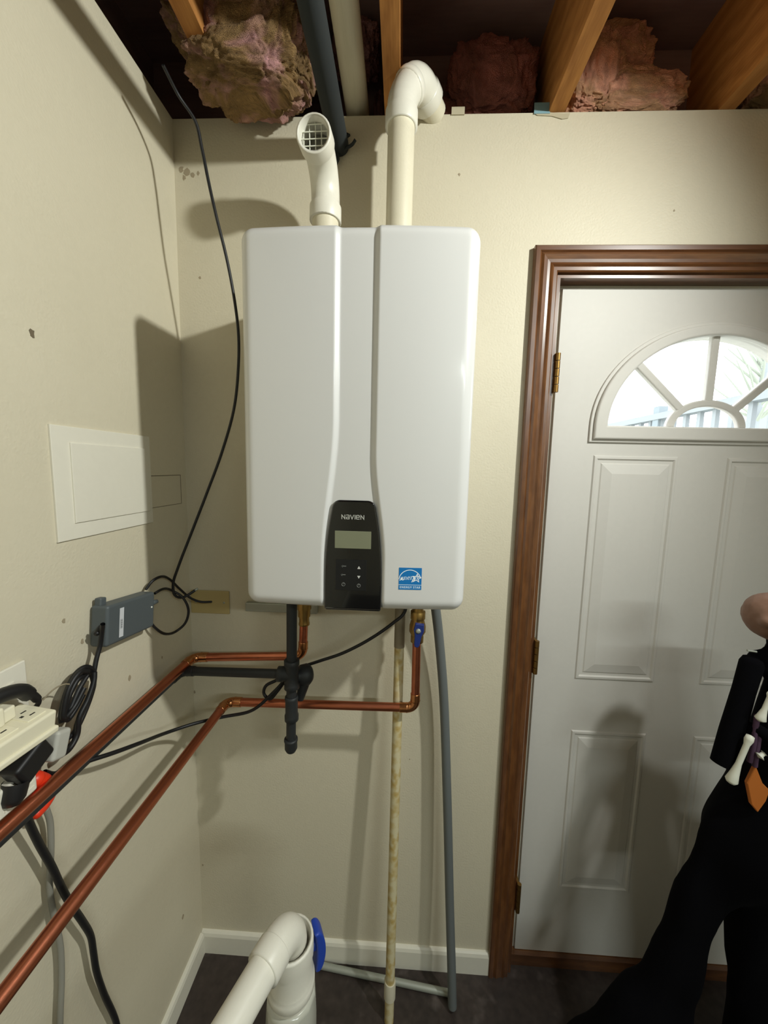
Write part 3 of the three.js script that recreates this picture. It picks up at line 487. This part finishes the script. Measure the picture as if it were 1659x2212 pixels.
// ------------------------------------------------------------------ black iron gas line
{
  const R = 0.0124, z = 0.182, x = 0.354;
  const o = thing('gas_pipe', 'black iron gas pipe with tee, capped drip leg and wall run', 'gas pipe', [0, 0, 0]);
  mesh('riser', cyl(V(x, 1.098, z), V(x + 0.001, 1.309, z), R), M.iron, o);
  mesh('tee', [lathe(V(x, 1.116, z), V(0, -1, 0), [[0, R], [0, 0.0185], [0.012, 0.0185], [0.014, 0.0165], [0.058, 0.0165], [0.06, 0.0185], [0.072, 0.0185], [0.072, R]]), lathe(V(x, 1.079, z), V(-1, -0.01, 0), [[0, 0.0165], [0.02, 0.0165], [0.022, 0.0185], [0.034, 0.0185], [0.034, R]])], M.iron, o);
  const sh = [lathe(V(x + 0.002, 1.066, z - 0.012), V(0.75, -0.12, -0.6), [[0, 0.014], [0.012, 0.017], [0.02, 0.0255], [0.036, 0.0265], [0.044, 0.020], [0.046, 0.012], [0.05, 0.0]], 20), lathe(V(x + 0.026, 1.052, z - 0.03), V(-0.25, -1, 0.1), [[0, 0.014], [0.02, 0.0135], [0.055, 0.010], [0.06, 0]], 16)];
  mesh('shutoff_cock', sh, M.iron, o);
  mesh('drip_nipple', cyl(V(x, 1.052, z), V(x - 0.002, 1.008, z), R), M.iron, o);
  mesh('coupling', lathe(V(x - 0.001, 1.022, z), V(0, -1, 0), [[0, R], [0, 0.0155], [0.006, 0.0165], [0.012, 0.0152], [0.044, 0.0152], [0.05, 0.0172], [0.062, 0.017], [0.064, 0.0108]]), M.iron, o);
  mesh('drip_leg', cyl(V(x - 0.002, 0.968, z), V(x - 0.003, 0.894, z), 0.0118), M.iron, o);
  mesh('cap', lathe(V(x - 0.003, 0.909, z), V(0, -1, 0), [[0, 0.0118], [0, 0.0165], [0.005, 0.017], [0.01, 0.0155], [0.026, 0.0155], [0.034, 0.0115], [0.036, 0.004], [0.0362, 0]]), M.iron, o);
  const a = V(0.041, 1.041, 0.125);
  pipeRun(o, [V(x - 0.02, 1.079, z), a, V(0.041, 1.038, 1.9)], 0.0112, 0.022, M.iron, M.iron, ['branch_pipe', 'elbow']);
}
// ------------------------------------------------------------------ cream drain pipe, grey conduit, floor pipe
{
  const b = V(0.617, 0.0, 0.128), t = V(0.6155, 1.309, 0.054), d = b.clone().sub(t).normalize(), at = (y) => t.clone().addScaledVector(d, (t.y - y) / -d.y);
  const o = thing('relief_drain_pipe', 'thin cream plastic drain pipe with yellow stains below the heater', 'drain pipe', [0, 0, 0]);
  const g = cyl(t, b, 0.0132, 0.0132, 20); { const uv = g.attributes.uv; for (let i = 0; i < uv.count; i++) uv.setXY(i, uv.getX(i) * 0.5, uv.getY(i) * 7); } mesh('pipe', g, M.cream, o);
  mesh('upper_sleeve', cyl(at(1.309), at(1.105), 0.0142, 0.0142, 20), M.cableTan, o);
  mesh('coupling', lathe(at(0.125), d, [[0, 0.0132], [0, 0.0165], [0.05, 0.0165], [0.05, 0.0132]], 20), M.pvcOld, o);
  const c = tag(mesh('grey_conduit', tube([V(0.700, 1.309, 0.075), V(0.705, 1.25, 0.072), V(0.722, 1.14, 0.055), V(0.744, 0.957, 0.045), V(0.768, 0.62, 0.052), V(0.786, 0.315, 0.066), V(0.798, 0.11, 0.086), V(0.803, 0.013, 0.095)], 0.0128, 90, 16), M.conduit), 'grey flexible conduit dropping from the heater to the floor', 'conduit');
  const f = thing('floor_pipe', 'thin shiny grey pipe lying on the floor along the baseboard', 'pipe', [0, 0, 0]);
  mesh('tube', cyl(V(0.36, 0.009, 0.022), V(0.81, 0.009, 0.066), 0.009, 0.009, 16), M.steel, f);
}
// ------------------------------------------------------------------ white valve standing on the floor, with its pipe
{
  const o = thing('pvc_valve_riser', 'white plastic valve riser with blue handle, elbow and sloping pipe', 'valve', [0.441, 0, 0.490]);
  const R = 0.0241, hub = 0.0285;
  mesh('riser', cyl(V(0, 0, 0), V(0, 0.60, 0), R), M.pvc, o);
  mesh('union_nut', lathe(V(0, 0.55, 0), V(0, 1, 0), [[0, R], [0, 0.042], [0.01, 0.0445], [0.085, 0.0445], [0.115, 0.0425], [0.122, 0.041], [0.124, 0.036]], 12), M.clearPvc, o);
  mesh('valve_body', lathe(V(0, 0.648, 0), V(0, 1, 0), [[0, 0.0365], [0.036, 0.0365], [0.038, 0.0405], [0.052, 0.0405], [0.054, 0.0365], [0.094, 0.0365], [0.1, 0.0385], [0.127, 0.0385], [0.131, 0.037], [0.131, 0.0325], [0.105, 0.0305], [0.102, 0.0]]), M.pvc, o);
  const d = V(-0.38, 0, 1).normalize(), c = V(0, 0.812, 0), a = V(0, 0.772, 0), b = c.clone().addScaledVector(d, 0.04);
  mesh('elbow', [lathe(V(0, 0.725, 0), V(0, 1, 0), [[0, 0.02], [0, 0.027], [0.044, 0.027]]), bend(a, c, b, 0.027, 14), lathe(b, d, [[0, 0.027], [0.002, hub], [0.03, hub], [0.031, R]])], M.pvc, o);
  mesh('pipe', cyl(b, c.clone().addScaledVector(d, 0.95), R), M.pvc, o);
  const hs = new THREE.Shape(); hs.moveTo(-0.004, -0.038); hs.quadraticCurveTo(0.006, -0.044, 0.011, -0.03); hs.quadraticCurveTo(0.02, 0.0, 0.010, 0.03); hs.quadraticCurveTo(0.004, 0.046, -0.006, 0.04); hs.quadraticCurveTo(0.002, 0.0, -0.004, -0.038);
  const hg = extrude(hs, 0.022, 0.004, 3); hg.rotateY(0.5); hg.translate(0.030, 0.715, -0.046); const hm = mesh('handle', hg, M.blue, o);
  mesh('handle_stem', cyl(V(0.008, 0.72, -0.022), V(0.040, 0.716, -0.044), 0.010, 0.011, 14), M.blue, hm);
}

// ------------------------------------------------------------------ left wall: access panel, wall plates
{
  const y0 = 1.441, y1 = 1.648, z0 = 0.154, z1 = 0.412;
  const o = thing('access_panel', 'square white plastic access panel on the left wall', 'access panel', [0, y0, 0]);
  const fr = new THREE.Shape([[z0, 0], [z1, 0], [z1, y1 - y0], [z0, y1 - y0]].map((q) => new THREE.Vector2(-q[0], q[1]))); fr.holes.push(new THREE.Path([[z0 + 0.045, 0.03], [z1 - 0.036, 0.03], [z1 - 0.036, 0.178], [z0 + 0.045, 0.178]].map((q) => new THREE.Vector2(-q[0], q[1]))));
  const g = extrude([[-z1, 0], [-z0, 0], [-z0, y1 - y0], [-z1, y1 - y0]], 0.003, 0.0012, 2); g.rotateY(Math.PI / 2); mesh('frame', g, M.white, o);
  const c = extrude([[-(z1 - 0.036), 0.03], [-(z0 + 0.012), 0.03], [-(z0 + 0.012), 0.178], [-(z1 - 0.036), 0.178]], 0.0028, 0.0012, 2); c.rotateY(Math.PI / 2); c.translate(0.0031, 0, 0); mesh('cover', c, M.white, o);
  for (const [u, v, w, h, a] of [[213, 1032, 0.003, 0.005, 0.4], [240, 1073, 0.002, 0.017, 0.5], [290, 975, 0.003, 0.01, 0.1]]) { const p = X(u, v, 0.006); const s = extrude([[-w / 2, -h / 2], [w / 2, -h / 2 + h * 0.1], [w / 2, h / 2], [0, h / 2 - h * 0.1]], 0.0004); s.rotateZ(a); s.rotateY(Math.PI / 2); s.translate(0.0060, p.y - y0, p.z); mesh('scuff_mark', s, M.mark, o); }
  // cut patch in the drywall beside it
  const pw = []; for (const [za, zb, ya, yb] of [[0.026, 0.154, 1.5535, 1.555], [0.0258, 0.027, 1.476, 1.555], [0.027, 0.154, 1.4755, 1.4765]]) pw.push(box(0.0001, 0.0007, ya, yb, za, zb)); tag(mesh('patch_seam', pw, M.mark), 'thin cut outline of a drywall patch beside the access panel', 'wall patch');
  const bp = thing('blank_wall_plate', 'yellowed almond blank wall plate low in the room corner', 'wall plate', [0.061, 1.186, 0]);
  mesh('plate', box(-0.057, 0.057, -0.0345, 0.0345, 0, 0.005, 0.002), M.almond, bp); for (const x of [-0.042, 0.042]) mesh('screw', lathe(V(x, 0, 0.005), V(0, 0, 1), [[0, 0.0032], [0.001, 0.0028], [0.0012, 0]], 12), M.steel, bp);
  const wp = thing('outlet_plate', 'white wall outlet plate behind the crowded power tap', 'wall plate', [0, 1.205, 0.526]);
  mesh('plate', box(0, 0.006, -0.058, 0.058, -0.037, 0.037, 0.002), M.white, wp); for (const y of [-0.02, 0.02]) mesh('receptacle', box(0.005, 0.008, y - 0.014, y + 0.014, -0.016, 0.016, 0.0012), M.white, wp);
}
// ------------------------------------------------------------------ power tap and what is plugged into it
{
  const t = thing('power_tap', 'cream multi-outlet power tap plugged into the left wall', 'power strip', [0.055, 1.186, 0.592]);
  t.rotation.x = -0.05; t.rotation.z = -0.12;
  mesh('case', box(-0.03, 0.03, -0.008, 0.026, -0.068, 0.068, 0.004), M.ivory, t);
  mesh('lower_lip', box(-0.028, 0.034, -0.010, 0.000, -0.07, 0.07, 0.003), M.ivory, t);
  for (const [x, z] of [[0.004, -0.045], [0.004, -0.004]]) { const s = mesh('socket', box(x - 0.016, x + 0.016, 0.0255, 0.0275, z - 0.014, z + 0.014, 0.0008), M.ivory, t); mesh('slot', [box(x - 0.009, x - 0.007, 0.0274, 0.0279, z - 0.006, z + 0.002), box(x + 0.005, x + 0.007, 0.0274, 0.0279, z - 0.006, z + 0.002), box(x - 0.002, x + 0.002, 0.0274, 0.0279, z + 0.006, z + 0.010)], M.slot, s); }
  // plugs and cords, each with its own wire
  const p1 = thing('power_plug', 'black plug with cord on top of the cream power tap', 'plug', [0, 0, 0], 'plugs at the power tap');
  mesh('plug_body', tube([X(-30, 1518, 0.045), X(10, 1500, 0.045), X(45, 1492, 0.045), X(62, 1500, 0.043)], 0.0105, 24, 10), M.cable, p1); mesh('strain_relief', tube([X(58, 1497, 0.044), X(72, 1503, 0.042), X(80, 1510, 0.04)], 0.0062, 16, 10), M.cable, p1); mesh('wire', tube([X(78, 1508, 0.04), X(84, 1516, 0.036), X(80, 1524, 0.03)], 0.0038, 16, 8), M.cable, p1);
  const p2 = thing('power_plug', 'off-white block plug behind the black plug on the tap', 'plug', [0.047, 1.226, 0.605], 'plugs at the power tap');
  mesh('plug_body', box(-0.02, 0.016, -0.012, 0.016, -0.03, 0.02, 0.004), M.ivory, p2); mesh('plug_step', box(-0.012, 0.012, -0.012, 0.008, -0.048, -0.026, 0.003), M.ivory, p2);
  const gp = X(119, 1607, 0.058), p3 = thing('power_plug', 'pale grey rounded plug under the end of the power tap', 'plug', gp.toArray(), 'plugs at the power tap');
  { const g = box(-0.012, 0.012, -0.024, 0.022, -0.016, 0.012, 0.006); g.rotateX(-0.35); mesh('plug_body', g, M.greyPlug, p3); }
  const p4 = thing('power_adapter', 'black block adapter hanging below the power tap', 'adapter', X(62, 1640, 0.062).toArray());
  { const g = box(-0.016, 0.016, -0.018, 0.020, -0.024, 0.028, 0.006); g.rotateX(0.45); mesh('adapter_body', g, M.cable, p4); const b = lathe(V(0, -0.018, 0.02), V(0, -1, 0.35), [[0, 0.016], [0.022, 0.015], [0.03, 0.011], [0.031, 0]], 14); mesh('adapter_neck', b, M.cable, p4); }
  const p5 = thing('power_adapter', 'white ribbed adapter low beside the red plug', 'adapter', X(14, 1712, 0.045).toArray());
  mesh('adapter_body', box(-0.015, 0.015, -0.022, 0.020, -0.032, 0.026, 0.004), M.white, p5); for (let k = 0; k < 4; k++) mesh('rib', box(0.0145, 0.0165, -0.014 + k * 0.008, -0.011 + k * 0.008, -0.026, 0.018), M.white, p5);
  const p6 = thing('red_plug', 'bright red-orange plastic plug behind the upper copper pipe', 'plug', [0, 0, 0]);
  mesh('plug_body', tube([X(76, 1684, 0.036), X(92, 1690, 0.036), X(100, 1700, 0.036)], 0.0125, 20, 14), M.red, p6); mesh('plug_tail', tube([X(96, 1702, 0.034), X(108, 1716, 0.030), X(96, 1738, 0.028), X(80, 1756, 0.028)], 0.0085, 30, 12), M.red, p6); mesh('plug_collar', new THREE.SphereGeometry(0.0128, 16, 12).translate(...X(76, 1684, 0.036).toArray()), M.red, p6);
  mesh('tail_tip', new THREE.SphereGeometry(0.0086, 16, 10).translate(...X(80, 1756, 0.028).toArray()), M.red, p6);
  // folded black cord bundle
  const bd = thing('cord_bundle', 'folded bundle of black cord hanging below the power adapter', 'cord', [0, 0, 0]);
  const loops = [[[196, 1452], [202, 1478], [180, 1545], [158, 1585], [138, 1598], [132, 1588]], [[200, 1455], [198, 1445], [180, 1442], [160, 1460], [142, 1500], [132, 1545], [134, 1560], [150, 1535], [170, 1490], [188, 1460]], [[190, 1450], [172, 1452], [152, 1480], [140, 1520], [138, 1552], [158, 1530], [182, 1486]], [[204, 1460], [200, 1490], [182, 1530], [166, 1566], [160, 1600], [140, 1622]], [[186, 1456], [168, 1468], [150, 1502], [140, 1540], [146, 1555], [164, 1530], [180, 1500]], [[204, 1452], [203, 1470], [190, 1510], [172, 1548], [166, 1590], [150, 1618], [132, 1632]]];
  loops.forEach((l, k) => mesh('cord_strand', tube(l.map(([u, v], i) => X(u, v, 0.022 + 0.007 * (k % 3) + 0.002 * Math.sin(i))), 0.0045, 50, 8), M.cable, bd));
  mesh('lead', tube([X(203, 1452, 0.03), X(208, 1425, 0.03), X(216, 1395, 0.032), X(220, 1365, 0.038), X(222, 1348, 0.046)], 0.0042, 30, 8), M.cable, bd);
  mesh('twist_tie', tube([X(92, 1513, 0.03), X(108, 1496, 0.034), X(124, 1484, 0.037), X(140, 1478, 0.042), X(150, 1478, 0.044)], 0.0012, 24, 6), M.cableTan, bd);
}
// ------------------------------------------------------------------ grey power adapter with label
{
  const o = thing('power_brick', 'dark grey power brick with white label fixed on the left wall', 'power adapter', [0.003, 1.255, 0.285]);
  o.rotation.x = -0.12; o.rotation.y = 0.0;
  const g = box(0, 0.036, -0.042, 0.040, -0.070, 0.074, 0.006); mesh('case', g, M.brick, o);
  const cv = document.createElement('canvas'); cv.width = 64; cv.height = 256; const c = cv.getContext('2d'); c.fillStyle = '#cfd2d6'; c.fillRect(0, 0, 64, 256); c.fillStyle = '#33363a'; for (let k = 0; k < 14; k++) c.fillRect(24, 100 + k * 6, 22, 2 + (k % 3)); c.fillRect(14, 100, 3, 80);
  const t = new THREE.CanvasTexture(cv); t.colorSpace = THREE.SRGBColorSpace; const q = new THREE.PlaneGeometry(0.012, 0.06); q.rotateY(Math.PI / 2); q.translate(0.0365, -0.002, 0.036); mesh('label', q, std({ map: t, roughness: 0.5 }), o).userData.label = 'narrow white label with black code bars';
  mesh('strain_relief', lathe(V(0.022, -0.002, 0.068), V(0.25, -0.35, 1), [[0, 0.007], [0.012, 0.006], [0.024, 0.0045], [0.025, 0]], 14), M.cable, o);
  mesh('hanging_tab', box(0.004, 0.018, 0.034, 0.054, 0.054, 0.07, 0.003), M.brick, o);
  mesh('output_boot', lathe(V(0.022, 0.01, -0.066), V(0.3, 0.1, -1), [[0, 0.007], [0.014, 0.006], [0.024, 0.0045], [0.025, 0]], 14), M.brick, o);
  mesh('status_light', new THREE.SphereGeometry(0.0022, 10, 8).translate(0.0362, 0.006, -0.058), M.bone, o);
  const w = thing('coiled_lead', 'thin black lead coiled between the power brick and the room corner', 'cable', [0, 0, 0]);
  mesh('lead', tube([X(334, 1282, 0.03), X(350, 1273, 0.034), Z(372, 1276, 0.12), Z(394, 1290, 0.11), Z(407, 1318, 0.105), Z(400, 1346, 0.11), Z(380, 1364, 0.125), X(356, 1369, 0.03), X(334, 1355, 0.026), X(320, 1336, 0.020)], 0.0032, 90, 8), M.cable, w);
  mesh('lead_end', cord([X(316, 1272, 0.015), X(328, 1256, 0.022), X(346, 1246, 0.026), Z(366, 1251, 0.12), Z(388, 1272, 0.09), Z(412, 1292, 0.07), Z(434, 1300, 0.055), Z(456, 1300, 0.045)], 0.0032, 60, 8), M.cable, w);
  const s = thing('ceiling_cable', 'long black cable hanging from the insulation down to the power brick', 'cable', [0, 0, 0]);
  const pts = [Z(352, 140, 0.24), Z(385, 205, 0.2), Z(422, 262, 0.175), Z(436, 320, 0.165), Z(450, 390, 0.16), Z(466, 462, 0.155), Z(490, 560, 0.14), Z(506, 645, 0.125), Z(515, 720, 0.115), Z(515, 790, 0.11), Z(506, 880, 0.105), Z(480, 975, 0.1), Z(445, 1070, 0.1), Z(412, 1155, 0.105), Z(385, 1225, 0.115), Z(374, 1262, 0.118), Z(378, 1286, 0.116), Z(392, 1291, 0.105), Z(408, 1284, 0.095), Z(421, 1275, 0.085)];
  mesh('lead', tube(pts, 0.0034, 200, 8), M.cable, s);
  mesh('connector', lathe(pts[pts.length - 1].clone().add(V(-0.008, -0.006, 0)), V(1, 0.7, -0.4), [[0, 0.0036], [0.012, 0.0036], [0.0121, 0.0028], [0.017, 0.0028], [0.0171, 0]], 10), M.steel, s);
}
// ------------------------------------------------------------------ heater power cord and the cables by the left wall
{
  const P = [V(0.626, 1.30, 0.11), Z(874, 1322, 0.11), Z(850, 1345, 0.115), Z(800, 1380, 0.12), Z(740, 1411, 0.12), Z(690, 1428, 0.118), Z(655, 1440, 0.112), Z(622, 1456, 0.112), Z(596, 1470, 0.115), Z(574, 1482, 0.118), Z(570, 1498, 0.12), Z(582, 1510, 0.122), Z(600, 1492, 0.125), Z(612, 1476, 0.122)];
  const Q = [Z(614, 1470, 0.118), Z(602, 1484, 0.128), Z(584, 1502, 0.132), Z(558, 1526, 0.135), Z(536, 1538, 0.135), Z(480, 1549, 0.14), Z(420, 1563, 0.165), Z(362, 1582, 0.215), X(300, 1606, 0.07), X(240, 1628, 0.062), X(196, 1642, 0.05), X(150, 1658, 0.036), X(118, 1672, 0.034), X(96, 1668, 0.036)];
  const o = thing('heater_power_cord', 'black heater power cord looping behind the gas tee to the power tap', 'cord', [0, 0, 0]);
  mesh('cord', tube(P, 0.0042, 120, 8), M.cable, o); mesh('cord', tube(Q, 0.0042, 140, 8), M.cable, o);
  tag(mesh('wall_cable', cord([X(52, 1748, 0.04), X(62, 1775, 0.035), X(84, 1822, 0.03), X(112, 1872, 0.03), X(132, 1915, 0.03), X(152, 1952, 0.03), X(178, 1990, 0.03), X(196, 2022, 0.028), X(202, 2058, 0.026), X(208, 2096, 0.024), X(224, 2145, 0.02), X(252, 2212, 0.018), V(0.018, 0.30, 0.375), V(0.02, 0.1, 0.365), V(0.024, 0.012, 0.40)], 0.0058, 140, 10), M.cable), 'thick black cable snaking down the left wall below the tap', 'cable');
  tag(mesh('wall_cable', cord([X(100, 1748, 0.022), X(108, 1775, 0.02), X(110, 1840, 0.018), X(107, 1915, 0.016), X(116, 1975, 0.016), X(130, 2040, 0.016), X(133, 2110, 0.016), X(130, 2200, 0.016), V(0.016, 0.40, 0.51), V(0.02, 0.012, 0.5)], 0.0048, 120, 10), M.cableGrey), 'grey cable hanging straight down the left wall from the red plug', 'cable');
}

// ------------------------------------------------------------------ costume figure beside the door
{
  const o = thing('costume_figure', 'standing black-robed costume figure with bones and orange diamond before the door', 'costume figure', [1.42, 0, 0.27]);
  const pz = 0.27, L = (u, v, z = pz) => Z(u, v, z).sub(V(1.42, 0, 0.27));
  const sq = (x, y, z, a, b, ra, rb) => capsule(x, y, z * 1.5, a, b, ra, rb) * 0.8;
  const fn = (x, y, z) => {
    const fold = 0.006 * Math.sin(x * 46 + y * 9) + 0.005 * Math.sin(x * 81 - y * 13 + 1.3) + 0.006 * fbm(x * 9, y * 5, z * 9, 3);
    let d = sq(x, y, z, V(0.02, 0.93, 0), V(0.03, 0.80, 0), 0.10, 0.142);                                   // waist and hips of the robe
    d = smin(d, sq(x, y, z, V(0.012, 1.17, 0), V(0.02, 0.98, 0), 0.050, 0.085), 0.02);                      // chest
    d = smin(d, sq(x, y, z, V(-0.062, 1.208, 0), V(0.098, 1.208, 0), 0.026, 0.026), 0.03);                  // shoulders
    d = smin(d, capsule(x, y, z, V(0.0, 1.21, 0), V(-0.034, 1.262, 0.006), 0.026, 0.022), 0.02);            // neck
    d = smin(d, capsule(x, y, z, V(0.10, 1.205, 0), V(0.165, 0.96, 0.02), 0.026, 0.026), 0.015);            // far sleeve
    d = smin(d, sq(x, y, z, V(-0.060, 0.80, 0), V(-0.155, 0.475, 0), 0.062, 0.036), 0.05);                   // drape swept aside
    d = smin(d, sq(x, y, z, V(-0.155, 0.475, 0), V(-0.205, 0.30, 0), 0.036, 0.08), 0.06);
    d = smin(d, sq(x, y, z, V(-0.205, 0.30, 0), V(-0.31, 0.03, 0), 0.08, 0.15), 0.05);
    d = smin(d, sq(x, y, z, V(0.035, 0.72, 0), V(0.035, 0.40, 0), 0.085, 0.055), 0.015);                       // straight drape
    d = smin(d, sq(x, y, z, V(0.035, 0.40, 0), V(0.04, 0.05, 0), 0.055, 0.062), 0.02);
    return Math.max(d + fold * THREE.MathUtils.smoothstep(1.15 - y, 0.0, 0.5), 0.002 - y);
  };
  mesh('robe', blob(fn, V(-0.06, 0.64, 0), 0.68, 124), M.robe, o);
  // near sleeve with an open cuff
  const s0 = L(1627, 1422, 0.275), s2 = L(1560, 1650, 0.30), sl = s0.distanceTo(s2);
  mesh('sleeve', lathe(s2, s0.clone().sub(s2), [[0.012, 0.0], [0.01, 0.014], [0, 0.020], [0.3 * sl, 0.0205], [0.7 * sl, 0.019], [0.95 * sl, 0.020], [sl, 0.016], [sl + 0.008, 0]], 20), M.robe, o);
  // head, mostly beyond the picture's edge, with a plain face turned away
  const hc = L(1674, 1332, 0.275), hd = (x0, y, z0) => { x0 -= hc.x; y -= hc.y; z0 -= hc.z; const x = 0.74 * x0 - 0.67 * z0, z = 0.67 * x0 + 0.74 * z0;
    let d = (Math.hypot(x / 0.049, y / 0.048, z / 0.051) - 1) * 0.047;
    d = smin(d, capsule(x, y, z, V(-0.002, 0.006, 0.05), V(-0.004, -0.008, 0.060), 0.006, 0.008), 0.014);              // nose
    for (const e of [-1, 1]) d = smin(d, capsule(x, y, z, V(e * 0.02, -0.006, 0.034), V(e * 0.026, -0.012, 0.028), 0.012, 0.013), 0.02);   // cheeks
    d = smin(d, capsule(x, y, z, V(-0.008, -0.036, 0.034), V(0.008, -0.036, 0.034), 0.012, 0.012), 0.02);              // chin
    for (const e of [-1, 1]) { d = Math.max(d, -(Math.hypot(x - e * 0.019, y - 0.012, z - 0.055) - 0.011)); d = smin(d, Math.hypot(x - e * 0.050, y + 0.002, (z + 0.002) * 0.8) - 0.010, 0.01); }
    d = Math.max(d, -capsule(x, y, z, V(-0.014, -0.024, 0.05), V(0.014, -0.024, 0.05), 0.003, 0.003));                  // mouth
    return d + 0.003 * fbm(x * 40, y * 40, z * 40, 3); };
  const hm = mesh('head', blob(hd, hc.clone(), 0.085, 60), M.skin, o);
  for (const e of [-1, 1]) mesh('eye', new THREE.SphereGeometry(0.0085, 14, 10).translate(hc.x + 0.74 * e * 0.019 + 0.67 * 0.044, hc.y + 0.012, hc.z - 0.67 * e * 0.019 + 0.74 * 0.044), M.cable, hm);
  // bones, ribbons, belt, pin and diamond on the front
  const bone = (a, b, r) => { const d = b.clone().sub(a), l = d.length(); return [lathe(a, d, [[0, 0.0], [0.002, r * 1.3], [l * 0.1, r * 1.5], [l * 0.2, r], [l * 0.6, r], [l * 0.82, r * 1.6], [l * 0.95, r * 2.1], [l, r * 1.4], [l + 0.003, 0]], 14)]; };
  mesh('bone', bone(L(1622, 1588, 0.325), L(1578, 1690, 0.325), 0.0050), M.bone, o); mesh('bone', bone(L(1668, 1495, 0.325), L(1641, 1556, 0.325), 0.0044), M.bone, o); mesh('bone', bone(L(1652, 1626, 0.325), L(1640, 1634, 0.325), 0.004), M.bone, o);
  const dia = [[1630, 1652], [1645, 1690], [1660, 1705], [1652, 1728], [1634, 1752], [1620, 1735], [1611, 1690]].map(([u, v]) => { const p = L(u, v, 0.315); return [p.x, p.y]; }); const dg = extrude(dia, 0.005, 0.0015, 1); dg.translate(0, 0, 0.042); mesh('diamond_patch', dg, M.orange, o);
  mesh('ribbon', tube([L(1636, 1545, 0.315), L(1631, 1580, 0.317), L(1627, 1610, 0.317), L(1619, 1645, 0.314)], 0.0048, 20, 8), M.purple, o); mesh('ribbon', tube([L(1642, 1570, 0.315), L(1636, 1610, 0.317), L(1630, 1655, 0.315)], 0.0048, 20, 8), M.purple, o);
  mesh('belt', tube([L(1606, 1582, 0.285), L(1626, 1570, 0.31), V(0.0, 1.03, 0.066), V(0.06, 1.03, 0.062), V(0.10, 1.02, 0.03)], 0.011, 24, 10), M.robe, o);
  mesh('collar_pin', cyl(L(1614, 1405, 0.30), L(1634, 1408, 0.30), 0.002, 0.002, 8), M.steel, o);
  const cg = blob((x, y, z) => Math.max(sq(x, y, z, V(0.175, 0.70, 0.05), V(0.175, 0.03, 0.05), 0.09, 0.125) + 0.008 * Math.sin(x * 52 + y * 4), 0.002 - y), V(0.17, 0.43, 0), 0.45, 64); mesh('cape', cg, M.cape, o);
}

scene.traverse((m) => { if (m.isMesh) m.castShadow = m.receiveShadow = true; });
renderer.render(scene, camera);
